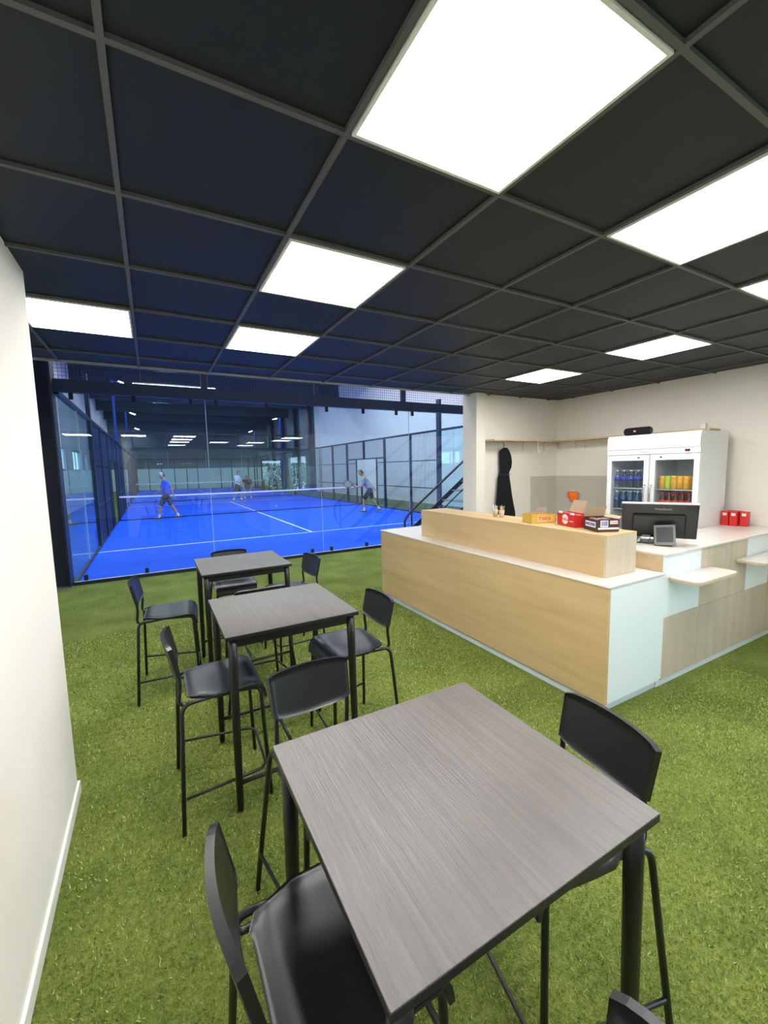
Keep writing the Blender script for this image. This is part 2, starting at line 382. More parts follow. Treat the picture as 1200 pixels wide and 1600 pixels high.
# ------------------------------------------------------------------ cafe ceiling lights
LG = 'square LED panels in the cafe ceiling'
def panel(a, b, label):
    x0, x1, y0, y1 = GX+.6*b, GX+.6*b+.6, GY+.6*a, GY+.6*a+.6
    t = thing('ceiling_light', label, 'light', ((x0+x1)/2, (y0+y1)/2, CZ), 0, LG)
    B(-.277, .277, -.277, .277, -.004, .012).build('diffuser', 'panel', t)
    f = MB()
    for q in ((-.288, -.277, -.288, .288), (.277, .288, -.288, .288), (-.277, .277, -.288, -.277), (-.277, .277, .277, .288)): f.box(*q, -.006, .012)
    f.build('frame', 'trim', t)
panel(-1, -1, 'largest bright square panel at the top, nearest above the near table')
panel(1, -1, 'bright square panel, second in line behind the large top one')
panel(3, -1, 'bright square panel above the glass, furthest of the middle row')
panel(3, -3, 'bright square panel at the left beside the white partition')
panel(-1, 1, 'large bright square panel cut by the right edge, above the oak counter')
panel(-1, 3, 'small sliver of bright panel at the far right edge above the right wall')
panel(1, 4, 'bright square panel above the fridge')
panel(3, 4, 'bright square panel nearest the back wall with the apron')
panel(3, -5, 'bright square panel hidden behind the left partition, seen mirrored in the court glass')
panel(-4, -1, 'bright square panel behind the viewpoint, in line with the middle row')
panel(-4, 3, 'bright square panel behind the viewpoint, over the right side')

# ------------------------------------------------------------------ bar tables
def make_table(label, loc):
    t = thing('bar_table', label, 'table', loc, 0, 'grey wooden top bar tables on black legs')
    B(-.3595, .3595, -.3495, .3495, .946, .95, bev=.0012).build('tabletop', 'top', t)
    B(-.36, .36, -.35, .35, .928, .946, bev=.002).build('edge_band', 'black', t)
    ap = MB()
    for q in ((-.302, .302, -.318, -.302), (-.302, .302, .302, .318), (-.330, -.314, -.292, .292), (.314, .330, -.292, .292)): ap.box(*q, .878, .928)
    ap.build('apron', 'black', t)
    for sx in (-1, 1):
        for sy in (-1, 1):
            MB().tube([(sx*.322, sy*.312, .928), (sx*.324, sy*.314, .8), (sx*.332, sy*.322, .012)], .0, 16, rs=[.0235, .0225, .017]).tube([(sx*.332, sy*.322, .012), (sx*.332, sy*.322, 0)], .013, 12).build('leg', 'black', t)
    for sy in (-1, 1):
        MB().tube([(-.33, sy*.321, .155), (.33, sy*.321, .155)], .0115, 10).build('foot_rail', 'black', t)
    MB().tube([(0, -.321, .155), (0, .321, .155)], .0105, 10).build('cross_rail', 'black', t)
    return t
t0 = make_table('nearest and largest looking bar table with grey wood grain top', (.615, .826, 0))
dup(t0, (.617, 2.448, 0), 0, 'middle bar table of the three, between the nearest one and the one by the glass')
dup(t0, (.648, 3.855, 0), 0, 'furthest bar table, closest to the blue court glass')

# ------------------------------------------------------------------ bar stools
def make_stool(label, loc, rz):
    t = thing('bar_stool', label, 'stool', loc, rz, 'black bar stools around the tables')
    # seat: x .07 .. .455, waterfall front
    grid = []
    prof = [(.075, .634), (.088, .641), (.13, .640), (.20, .636), (.27, .636), (.33, .639), (.375, .642), (.405, .638), (.428, .625), (.441, .603), (.447, .578), (.450, .556)]
    for i, (x, z) in enumerate(prof):
        hw = .150+.055*min(1, (x-.075)/.12) if x < .2 else .205
        if i == 0: hw = .125
        if x > .42: hw = .195-.25*(x-.42)
        row = []
        for j in range(25):
            u = -1+2*j/24; dish = -.004*(1-u*u)*max(0, math.sin(PI*min(1, max(0, (x-.075)/.33))))
            edge = -.006*max(0, (abs(u)-.7)/.3)**2
            row.append((x, u*hw, z+dish+edge))
        grid.append(row)
    MB().slab(grid, .015).build('seat', 'plastic', t)
    # backrest: curved shell leaning back
    grid = []
    for i in range(8):
        v = i/7; row = []
        for j in range(17):
            u = -1+2*j/16
            ztop = .921-.005*u*u-.009*u**10; zbot = .722+.020*u*u+.012*u**10
            z = zbot+(ztop-zbot)*v
            hw = .173+.006*v
            x = .050-.040*((z-.73)/.19)-.024*(1-u*u)
            row.append((x, u*hw, z))
        grid.append(row)
    MB().slab(grid, .021).build('backrest', 'plastic', t)
    for s in (-1, 1):
        MB().tube(rounded([(.2, s*.172, .622), (.045, s*.19, .622), (.014, s*.266, .006)], .05, 7), .0105, 12).build('leg', 'black', t)
        MB().tube(rounded([(.2, s*.165, .622), (.425, s*.178, .612), (.447, s*.21, .006)], .04, 7), .0105, 12).build('leg', 'black', t)
        MB().tube(rounded([(.2, s*.150, .612), (.032, s*.160, .606), (.046, s*.160, .73), (.022, s*.160, .83)], .035, 7), .0095, 12).build('back_tube', 'black', t)
    MB().tube(rounded([(.034, -.250, .175), (.432, -.196, .158), (.452, .196, .158), (.034, .250, .175)], .06, 8), .0075, 10).build('foot_ring', 'black', t)
    MB().tube([(.2, -.172, .617), (.2, .172, .617)], .008, 8).tube([(.36, -.172, .617), (.36, .172, .617)], .008, 8).build('seat_support', 'black', t)
    return t
s0 = make_stool('bar stool at the lower left corner, its dark seat pushed under the nearest table', (.062, .845, 0), 0)
def stool(x, y, deg, label): return dup(s0, (x, y, 0), math.radians(deg), label)
stool(.005, 2.372, 0, 'bar stool left of the middle table, in full view on the grass')
stool(-.195, 3.80, -5, 'bar stool left of the furthest table with the sheen on its seat')
stool(1.29, .80, 172, 'bar stool right of the nearest table, black back towards the oak counter')
stool(.535, 1.685, -88, 'bar stool between the nearest and middle tables, seen from its backrest')
stool(.604, .168, 180, 'bar stool cut by the bottom edge, only its backrest tip showing')
stool(1.292, 2.42, 181, 'bar stool right of the middle table, facing left')
stool(.628, 2.995, 91, 'bar stool mostly hidden behind the middle table top')
stool(1.335, 3.90, 186, 'bar stool right of the furthest table, half hidden behind it')
stool(.665, 4.66, -91, 'bar stool behind the furthest table, nearest the court glass')

# ------------------------------------------------------------------ counters
def low_counter():
    t = thing('counter', 'long low counter faced in oak with pale top, nearest the tables', 'counter', (3.0, 3.3, 0))
    o = Vector((3.0, 3.3, 0))
    def b(x0, x1, y0, y1, z0, z1, **k): return B(x0-o.x, x1-o.x, y0-o.y, y1-o.y, z0, z1, **k)
    b(2.685, 3.33, 1.72, 4.92, 0, .075).build('plinth', 'plinth', t)
    b(2.662, 2.682, 1.690, 4.93, .07, .908).build('front_panel', 'oak_h', t)
    b(2.682, 3.335, 1.692, 1.71, .07, .908).build('end_panel', 'white', t)
    m = MB(); m.box(2.683-o.x, 3.335-o.x, 1.71-o.y, 4.93-o.y, .07, .9); m.build('body', 'white', t)
    b(2.655, 3.342, 1.684, 4.938, .908, .922, bev=.003).build('top', 'stone', t)
    return t
low_counter()
rb = thing('display_plinth', 'raised oak box standing on the pale top of the low counter', 'shelf', (3.0, 3.02, .9225))
m = MB(); m.box(-.165, -.147, -1.172, 1.19, 0, .2965); m.box(.182, .2, -1.172, 1.19, 0, .2965); m.box(-.147, .182, 1.172, 1.19, 0, .2965)
m.build('side_panel', 'oak_h', rb)
B(-.165, .2, -1.19, 1.19, .2965, .3135).build('top_panel', 'oak_h', rb)
B(-.165, .2, -1.19, -1.172, 0, .2965).build('end_panel', 'oak_v', rb)
def tall_counter():
    t = thing('counter', 'taller counter with pale worktop and white and oak panelled front, on the right', 'counter', (4.47, 1.95, 0))
    o = Vector((4.47, 1.95, 0))
    def b(x0, x1, y0, y1, z0, z1, **k): return B(x0-o.x, x1-o.x, y0-o.y, y1-o.y, z0, z1, **k)
    b(3.335, 5.59, 1.715, 2.17, 0, .06).build('plinth', 'plinth', t)
    b(3.361, 5.58, 1.722, 2.17, .06, 1.04).build('body', 'white', t)
    b(3.3425, 3.36, 1.706, 2.17, .9225, 1.045).build('side_panel', 'oak_x', t)
    b(3.3425, 3.3725, 1.699, 1.706, .07, 1.046).build('edge_panel', 'white', t)
    xs = (3.374, 3.905, 4.735, 5.215, 5.59)
    for i in range(4):
        x0, x1 = xs[i]+.0015, xs[i+1]-.0015
        b(x0, x1, 1.703, 1.722, .055, .553).build('drawer_front', 'oak_v', t)
        b(x0, x1, 1.703, 1.722, .556, 1.044).build('door_front', 'white' if i in (0, 2) else 'oak_v', t)
    b(3.335, 5.595, 1.692, 2.185, 1.046, 1.062, bev=.003).build('worktop', 'stone', t)
    return t
tall_counter()
def ledge(x0, x1, label):
    t = thing('bag_shelf', label, 'shelf', ((x0+x1)/2, 1.70, .865), 0, 'small ledges on the counter front')
    h = (x1-x0)/2; r = .06
    poly = [(h, 0)]+[(h-r+r*math.cos(-a), -.205+r+r*math.sin(-a)) for a in [PI/2*k/6 for k in range(7)]][0:7]
    poly = [(-h, 0)]+[(-h+r-r*math.cos(a), -.205+r-r*math.sin(a)) for a in [PI/2*k/6 for k in range(7)]]+[(h-r+r*math.sin(a), -.205+r-r*math.cos(a)) for a in [PI/2*k/6 for k in range(7)]]+[(h, 0)]
    MB().prism(poly, .002, .010).build('top', 'stone', t); MB().prism(poly, -.016, .002).build('board', 'oak_x', t)
ledge(3.42, 4.05, 'small rounded ledge on the counter front, the left one under the monitor')
ledge(4.53, 5.16, 'small rounded ledge on the counter front, the right one at the picture edge')

# ------------------------------------------------------------------ things on the raised box (top z 1.236)
TZ = 1.2362
def snack_box(name, label, p, L, W, H, ang, col, lid):
    """p = near-left base corner of the long face, long face runs along local +x, depth along +y"""
    t = thing(name, label, 'box', (*p, TZ), ang, 'open sweet boxes on the oak counter')
    m = MB(); e = .002
    m.box(0, L, 0, e, 0, H); m.box(0, L, W-e, W, 0, H); m.box(0, e, 0, W, 0, H*.94); m.box(L-e, L, 0, W, 0, H*.94); m.box(0, L, 0, W, 0, e)
    m.build('carton', col, t)
    return t
def bars(t, L, W, H, mat, n, rows=1):
    for r in range(rows):
        for i in range(n):
            m = MB(); y0 = .012+(W-.024)*r/rows; y1 = y0+(W-.03)/rows; x0 = .008+(L-.016)*i/n; x1 = x0+(L-.016)/n-.004
            m.box(x0, x1, y0, y1, H*.35, H*.93+random.uniform(-.006, .004), bev=.006, seg=1); o = m.build('sweet_bar', mat, None)
            o.matrix_world = t.matrix_basis.copy() if False else Matrix.Translation(t.location) @ Euler(t.rotation_euler).to_matrix().to_4x4()
            yield o
def fill(t, L, W, H, mat, n, label, cat='chocolate bar', grp='chocolate bars in the boxes', rows=1):
    for k, o in enumerate(bars(t, L, W, H, mat, n, rows)):
        wd = ['first', 'second', 'third', 'fourth', 'fifth', 'sixth', 'seventh'][k % n]
        tag(o, label+', '+wd+' from the left'+('' if rows == 1 else [', front row', ', back row'][k//n]), cat, grp)
def flap(t, a, b, h, lean, mat, W=0):
    a, b = Vector(a), Vector(b); d = (b-a).normalized(); n = Vector((-d.y, d.x, 0)); up = (Vector((0, 0, 1))*math.cos(lean)+n*math.sin(lean))*h
    MB().add([a, b, b+up, a+up, a+n*.002, b+n*.002, b+up+n*.002, a+up+n*.002], [(0, 1, 2, 3), (7, 6, 5, 4), (0, 4, 5, 1), (1, 5, 6, 2), (2, 6, 7, 3), (3, 7, 4, 0)]).build('lid', mat, t)
FU = Vector((0, 0, 1))
# gold box
tw = snack_box('sweet_box', 'open gold coloured sweet box with red lettering, leftmost of the three boxes', (2.915, 2.592), .232, .185, .078, math.atan2(-.091, .213), 'yellow', 0)
text('TWIX', .045, face((.125, -.0012, .04), (1, 0, 0), (0, 0, 1)), 'red_l', tw, bold=.001)
B(.055, .195, -.0008, -.0001, .014, .066).build('label_patch', P('pale_gold_card', (.72, .50, .22), .5), tw)
flap(tw, (.13, .185, .07), (.232, .185, .07), .055, -.3, P('grey_card', (.42, .40, .38), .8))
fill(tw, .232, .185, .078, P('red_gold_wrap', (.55, .16, .07), .3, var=.6, vscale=35), 6, 'gold wrapped bar in the gold box', rows=2)
# red box
kk = snack_box('sweet_box', 'open bright red sweet box with raised lid, middle of the three boxes', (3.085, 2.455), .266, .10, .108, math.atan2(-.248, -.096), 'red', 0)
m = MB().prism([(.118+.046*math.cos(a)*1, .055+.042*math.sin(a)) for a in [2*PI*k/24 for k in range(24)]], 0, .0006, face((0, -.0001, 0), (1, 0, 0), (0, 0, 1))); m.build('logo_disc', 'white_p', kk)
text('KitKat', .036, face((.118, -.0012, .055), (1, .0, 0), (0, 0, 1)), 'red_l', kk, bold=.0008)
text('chocolate', .014, face((.21, -.0007, .045), (1, 0, 0), (0, 0, 1)), 'white_p', kk)
flap(kk, (.01, .10, .108), (.20, .10, .108), .11, .45, 'card')
m = MB(); m.box(.02, .08, -.001, 0.001, .1, .118); m.box(.19, .25, -.001, .001, .1, .118); m.build('tab', 'white_p', kk)
fill(kk, .266, .10, .108, 'red_l', 7, 'red wrapped bar in the red box')
# dark brown box
sn = snack_box('sweet_box', 'open dark brown sweet box with brown lid flap, nearest the monitor', (2.925, 1.965), .166, .205, .098, math.atan2(-.071, .148), 'brown', 0)
B(-.0009, -.0001, .03, .175, .03, .072).build('label_patch', 'white_p', sn)
text('SNICKERS', .030, face((-.0014, .1025, .051), (0, -1, 0), (0, 0, 1)), 'blue_p', sn, bold=.0012)
B(.02, .08, -.0008, -.0001, .038, .088).build('barcode_patch', 'white_p', sn)
m = MB(); x = .026
while x < .074: wd = random.choice((.001, .002, .003)); m.box(x, x+wd, -.0013, -.0009, .045, .083); x += wd+random.choice((.0015, .0025))
m.build('barcode', 'blue_p', sn)
B(.095, .155, -.0008, -.0001, .06, .085).build('label_patch', 'white_p', sn)
text('SNICKERS', .0125, face((.125, -.0014, .0725), (1, 0, 0), (0, 0, 1)), 'red_l', sn, bold=.0004)
B(.002, .164, -.0008, -.0001, .02, .033).build('white_band', 'white_p', sn)
flap(sn, (.0, .205, .098), (.166, .205, .098), .09, -.5, 'card')
flap(sn, (.166, 0, .098), (.166, .2, .098), .028, -.9, 'card')
fill(sn, .166, .205, .098, P('brown_wrap', (.30, .22, .24), .35, var=.8, vscale=40), 5, 'brown wrapped bar in the dark box', rows=2)
# cups with stirrers
def cup(x, y, label, mat, wrap):
    t = thing('cup', label, 'cup', (x, y, TZ), 0, 'cups of stirrers on the oak counter')
    MB().lathe([(.021, 0), (.028, .07), (.027, .07), (.020, .003)], n=20).build('cup_body', 'paper', t)
    for i in range(14):
        a = random.uniform(0, 2*PI); r = random.uniform(.002, .016); l = random.uniform(.105, .125); k = 1.75
        MB().tube([(r*math.cos(a), r*math.sin(a), .004), (r*k*math.cos(a), r*k*math.sin(a), l)], .0022, 4, flat=.5).build('stirrer', wrap, t)
cup(3.055, 3.183, 'paper cup of white wrapped stirrers, left of the pair', 0, 'white_p')
cup(3.05, 3.09, 'paper cup of bare wooden stirrers, right of the pair', 0, 'stick')

# ------------------------------------------------------------------ things on the worktop (z 1.062)
WZ = 1.0622
az = math.atan2(2.02, 3.72)-PI/2        # local -y faces the camera
mon = thing('monitor', 'large black monitor seen from behind on the pale worktop', 'monitor', (3.80, 1.995, WZ), az+.0)
tilt = Matrix.Translation((0, .02, .045)) @ Matrix.Rotation(.42, 4, 'X')
B(-.272, .272, -.012, .014, .0, .335, bev=.008, m=tilt).build('case', 'plastic', mon)
B(-.262, .262, .0142, .0152, .02, .325, m=tilt).build('screen', P('screen_off', (.01, .01, .012), .1), mon)
B(-.19, .19, -.034, -.010, .03, .235, bev=.014, m=tilt).build('back_bulge', 'plastic', mon)
B(-.272, .272, -.013, .015, .329, .3355, m=tilt).build('top_edge', 'logo', mon)
text('ViewSonic', .030, tilt @ face((.03, -.0125, .285), (1, 0, 0), (0, 0, 1)), 'logo', mon)
MB().tube([(0, -.02, .13), (0, .01, .06), (0, .02, .012)], .03, 12, flat=.6).build('neck', 'plastic', mon)
B(-.13, .13, -.075, .10, .0, .012, bev=.005).build('base', 'plastic', mon)
B(-.115, -.055, -.0135, -.0125, .012, .035, m=tilt).build('label_sticker', 'white_p', mon)
mm = MB()
for k, (x, y) in enumerate(((-.19, -.06), (-.1, -.11), (-.02, -.09))):
    mm.tube(rounded([(x+.05, .0, .06), (x+.04, -.05, .006), (x-.05, -.10-.01*k, .004), (x-.12, -.06, .004)], .04), .0025, 6)
mm.build('cable', 'rubber', mon)
tb = thing('tablet_stand', 'small grey framed tablet leaning in a stand in front of the monitor', 'tablet', (3.66, 1.86, WZ), az-.10)
tl = Matrix.Translation((0, 0, .010)) @ Matrix.Rotation(-.45, 4, 'X') @ Matrix.Rotation(-.10, 4, 'Y')
m = MB()
for q in ((-.075, -.058, 0, .175), (.058, .075, 0, .175), (-.058, .058, 0, .024), (-.058, .058, .155, .175)): m.box(q[0], q[1], -.006, .006, q[2], q[3], m=tl)
m.build('frame', P('grey_plastic', (.13, .13, .13), .4), tb)
B(-.058, .058, -.002, .004, .024, .155, m=tl).build('screen', 'black', tb)
B(-.045, .045, .0, .11, 0, .008, bev=.003).tube([(0, .06, .006), (0, .055, .10)], .010, 10).build('stand', 'plastic', tb)
# red cartons by the wall
pos = [(5.49, 2.140, .05), (5.40, 2.145, -.06), (5.49, 2.068, .03), (5.40, 2.070, .0), (5.44, 1.996, .08)]
labs = ['red paper carton against the wall, furthest left of the cluster', 'red paper carton in front of the leftmost one near the fridge', 'red paper carton in the middle against the wall', 'red paper carton in the middle of the cluster, front row', 'red paper carton at the right end of the cluster']
for (x, y, rz), lb in zip(pos, labs):
    t = thing('carton', lb, 'box', (x, y, WZ), rz, 'red cartons on the worktop by the wall')
    B(-.034, .034, -.034, .034, 0, .15, bev=.003).build('carton_body', 'red', t)
    B(-.0352, -.0345, -.018, .018, .108, .136).build('label_patch', 'card_w', t)
    B(-.028, .028, -.03, .03, .1502, .153).build('lid', 'red_l', t)

# ------------------------------------------------------------------ fridge
fr = thing('display_fridge', 'white two door glass fronted drinks fridge against the right wall', 'fridge', (4.88, 2.685, 0))
W2 = .495; D = .57; FT = 2.066
m = MB(); m.box(.03, D, -W2, -W2+.04, .08, FT); m.box(.03, D, W2-.04, W2, .08, FT); m.box(D-.04, D, -W2+.04, W2-.04, .08, FT)
m.box(.03, D-.04, -W2+.04, W2-.04, .08, .22); m.box(.03, D-.04, -W2+.04, W2-.04, 1.80, FT); m.box(.03, D-.04, -.02, .02, .22, 1.80)
m.build('body', 'white_gl', fr)
B(.045, D-.04, -W2+.041, W2-.041, 1.785, 1.799).build('liner', 'fridge_in', fr)
hd = MB(); pr = [(.03, 1.845), (-.002, 1.845), (-.004, 1.90), (-.012, 1.905), (-.016, 1.95), (-.010, 2.02), (.0, 2.05), (.012, FT), (.03, FT)]
n = len(pr); vs = [(x, -W2, z) for x, z in pr]+[(x, W2, z) for x, z in pr]
hd.add(vs, [tuple(range(n)), tuple(range(2*n-1, n-1, -1))]+[(i, n+i, n+(i+1) % n, (i+1) % n) for i in range(n)]); hd.build('header', 'white_gl', fr)
B(-.008, -.002, -.40, -.355, 1.862, 1.885).build('temperature_display', 'screen', fr)
text('8', .016, face((-.0085, -.378, 1.8735), (0, -1, 0), (0, 0, 1)), emit('red_digit', (1, .1, .05), 1.5).name if False else 'red_l', fr)
for sgn in (1, -1):
    y0, y1 = (.006, W2) if sgn > 0 else (-W2, -.006)
    a0, a1 = y0+.055, y1-.055
    d = MB()
    for q in ((y0, a0, .22, 1.838), (a1, y1, .22, 1.838), (a0, a1, .22, .29), (a0, a1, 1.775, 1.838)): d.box(-.004, .03, *q, bev=.003, seg=1)
    dr = d.build('door', 'white_gl', fr)
    B(.008, .014, a0, a1, .29, 1.775).build('pane', 'door_glass', dr)
    yh = (.034 if sgn > 0 else -.034)
    MB().tube(rounded([(-.004, yh, 1.50), (-.035, yh, 1.49), (-.04, yh, 1.40), (-.035, yh, 1.31), (-.004, yh, 1.30)], .02), .009, 10).build('handle', 'chrome', dr)
    B(-.006, -.004, (a0+a1)/2-.12*sgn*0-.012+sgn*-.13, (a0+a1)/2+.012+sgn*-.13, 1.80, 1.815).build('lock', 'ink', dr)
for z in (.45, .70, .95, 1.20, 1.45):
    for s in (1, -1):
        sh = MB(); ya, yb = (.03, W2-.05) if s > 0 else (-W2+.05, -.03)
        sh.tube([(.06, ya, z), (.06, yb, z)], .006, 6).tube([(.5, ya, z), (.5, yb, z)], .004, 6)
        for i in range(18): y = ya+(yb-ya)*i/17; sh.tube([(.06, y, z), (.5, y, z)], .002, 4)
        sh.build('shelf', 'white_gl', fr)
B(-.003, -.0022, .0, .10, 1.862, 1.874).build('badge', 'logo', fr)
def bottle(label, liquid, capm, labm, grp, x, y, z, first=None, s=1):
    if first: return dup(first, (x, y, z), 0, label)
    t = thing('bottle', label, 'bottle', (x, y, z), 0, grp)
    MB().lathe([(.026, 0), (.031, .008), (.031, .05), (.028, .07), (.031, .09), (.031, .13), (.022, .165), (.013, .185), (.013, .196)], n=14).build('bottle_body', liquid, t)
    MB().lathe([(.0145, .194), (.0145, .212)], n=12).build('cap', capm, t)
    MB().lathe([(.0318, .085), (.0318, .128)], n=14).build('label_band', labm, t)
    return t
def can(label, mat, x, y, z, first=None):
    if first: return dup(first, (x, y, z), 0, label)
    t = thing('drink_can', label, 'can', (x, y, z), 0, 'slim drink cans in the fridge')
    MB().lathe([(.024, 0), (.029, .008), (.029, .135), (.024, .145)], n=16).build('can_body', mat, t)
    MB().lathe([(.0245, .1445), (.0245, .147), (.022, .1455)], n=16).build('lid', 'chrome', t)
    return t
ordn = ['leftmost', 'second from the left', 'middle', 'second from the right', 'rightmost']
def row(maker, ys, z, text_, front, back):
    f = None
    for r, x in enumerate((4.975, 5.06, 5.145)):
        for i, y in enumerate(ys):
            lb = (front % ordn[i]) if r == 0 else back % (('second', 'third')[r-1], ordn[i])
            o = maker(lb, x, y, z, f)
            if f is None: f = o
ysL = [3.105-.083*i for i in range(5)]; ysR = [2.58-.066*i for i in range(5)]
row(lambda l, x, y, z, f: bottle(l, 'pet', 'cap_w', 'lab_b', 'water bottles in the fridge', x, y, z, f), ysL, 1.457, 0, 'clear water bottle with blue label, upper left fridge shelf, front row, %s', 'clear water bottle with blue label, upper left fridge shelf, %s row, %s')
row(lambda l, x, y, z, f: bottle(l, 'blue_drink', 'cap_w', 'blue_drink', 'blue bottles in the fridge', x, y, z, f), ysL, 1.207, 0, 'dark blue drink bottle, shelf below the water, front row, %s', 'dark blue drink bottle, shelf below the water, %s row, %s')
row(lambda l, x, y, z, f: bottle(l, 'cola', 'cap_r', 'lab_r', 'cola bottles in the fridge', x, y, z, f), ysR, 1.207, 0, 'dark red capped bottle, shelf below the cans, front row, %s', 'dark red capped bottle, shelf below the cans, %s row, %s')
cf = {}
for r, x in enumerate((4.975, 5.045, 5.115)):
    for i in range(5):
        y = 2.59-.061*i; mt = 'can_g' if i in (1, 2) and r == 0 and i == 1 else 'can_o'
        lb = '%s drink can, upper right fridge shelf, %s row, %s' % ('green and yellow' if mt == 'can_g' else 'orange', ['front', 'second', 'third'][r], ordn[i])
        o = can(lb, mt, x, y, 1.457, cf.get(mt)); cf.setdefault(mt, o)
# ------------------------------------------------------------------ speaker, shelf, hooks, apron, mask, splash panel
sp = thing('speaker', 'small black cylindrical portable speaker lying on top of the fridge', 'speaker', (4.98, 2.885, FT+.001))
my = Matrix.Rotation(PI/2, 4, 'X')
MB().lathe([(.030, -.145), (.040, -.143), (.046, -.12), (.047, 0), (.046, .12), (.040, .143), (.030, .145)], c=(0, 0, .047), n=24, m=my).build('speaker_body', 'apron', sp)
for s in (-1, 1): MB().lathe([(.034, 0), (.036, .003), (.03, .005)], c=(0, s*.145, .047), n=20, m=Matrix.Rotation(-s*PI/2, 4, 'X')).build('end_cap', 'black', sp)
B(-.0485, -.0465, -.002, .024, .040, .057).build('badge', 'orange', sp)
text('JBL', .013, face((-.0488, .011, .0485), (0, -1, 0), (0, 0, 1)), 'white_p', sp)
sf = thing('wall_shelf', 'long narrow oak shelf running round the corner of the walls', 'shelf', (5.0, 4.3, 2.09))
B(4.07-5, 5.6-5, 4.27-4.3, 4.5-4.3, 0, .02).build('board', 'oak_x', sf)
B(5.36-5, 5.6-5, 2.33-4.3, 4.27-4.3, 0, .02).build('board', 'oak_h', sf)
for x in (4.36, 4.85, 5.3): MB().tube(rounded([(x-5, .19, -.12), (x-5, .19, -.004), (x-5, .04, -.004)], .01), .005, 6).build('bracket', 'white_gl', sf)
for y in (4.0, 3.3): MB().tube(rounded([(.59, y-4.3, -.12), (.59, y-4.3, -.004), (.42, y-4.3, -.004)], .01), .005, 6).build('bracket', 'white_gl', sf)
tag(B(5.42, 5.47, 2.40, 2.45, 2.111, 2.175, bev=.006).build('tin', 'white_gl'), 'small white tin standing on the end of the wall shelf', 'tin')
for nm, x, y, rz, lb in (('wall_hook', 4.93, 4.27, 0, 'white hook hanging from the shelf left of the wall corner'), ('wall_hook', 5.36, 4.02, -PI/2, 'white hook hanging from the shelf between the corner and the fridge')):
    t = MB().tube(rounded([(0, 0, .02), (0, 0, -.12), (0, -.035, -.16), (0, -.06, -.12)], .03), .004, 6).build('hook', 'white_gl'); t.location = (x, y+.012 if rz == 0 else y, 2.07); t.rotation_euler.z = rz; tag(t, lb, 'hook', 'shelf hooks')
# apron: hanging cloth with folds
def apron():
    t = thing('apron', 'black apron hanging on the wall below the shelf end', 'apron', (4.43, 4.465, 0))
    Lp = [(2.0, -.02, .05), (1.975, -.08, .085), (1.94, -.10, .11), (1.88, -.098, .14), (1.80, -.095, .155), (1.72, -.09, .145), (1.66, -.09, .11), (1.63, -.11, .105), (1.60, -.125, .11), (1.5, -.135, .135), (1.35, -.15, .17), (1.2, -.17, .21), (1.08, -.18, .25), (1.0, -.18, .26)]
    grid = []
    for i, (z, a, b) in enumerate(Lp):
        row = []
        for j in range(19):
            u = j/18; x = a+(b-a)*u; k = max(0, (1.75-z))
            y = -.02-.018*math.sin(u*9+z*1.5)*(.4+k)-.015*math.sin(u*17)*k-.03*math.sin(PI*u)
            row.append((x, y, z))
        grid.append(row)
    MB().slab(grid, .006).build('cloth', 'apron', t)
    MB().tube([(.0, -.02, 1.98), (-.01, -.02, 2.03), (-.015, -.02, 2.085)], .004, 6).build('neck_loop', 'black', t)
    MB().tube([(-.12, -.03, 1.62), (0, -.06, 1.615), (.108, -.03, 1.62)], .007, 6).build('waist_tie', 'black', t)
apron()
t = thing('splash_panel', 'grey glossy splash panel wrapping the lower wall corner', 'panel', (5.5, 4.4, 0))
B(5.03-5.5, 5.59-5.5, 4.488-4.4, 4.498-4.4, .95, 1.575).build('panel', 'grey', t); B(5.588-5.5, 5.598-5.5, 3.25-4.4, 4.498-4.4, .95, 1.575).build('panel', 'grey', t)
t = thing('face_mask', 'bright orange cloth mask hanging on the splash panel', 'mask', (5.575, 4.165, 1.262))
t.scale = (1, 1.12, 1.12)
grid = [[(-.006-.03*math.sin(PI*j/8)*(1-.4*abs(i-3)/3), -.085+.17*j/8*(1 if i < 4 else 1)+(.02*i/6 if j == 0 else 0)-(.055*max(0, i-3)/3 if j >= 7 else 0), .06-.12*i/6+.008*math.sin(PI*j/8)) for j in range(9)] for i in range(7)]
MB().slab(grid, .003).build('cloth', 'orange', t)
for s in (-1, 1): MB().tube(rounded([(-.004, s*.082, .045), (-.004, s*.11, .03), (-.004, s*.11, -.02), (-.004, s*.078, -.03)], .02), .0016, 5).build('ear_loop', 'black', t)
tag(B(5.5865, 5.588, 4.15, 4.18, 1.335, 1.36).build('wall_peg', 'white_gl'), 'tiny peg behind the orange mask', 'peg')

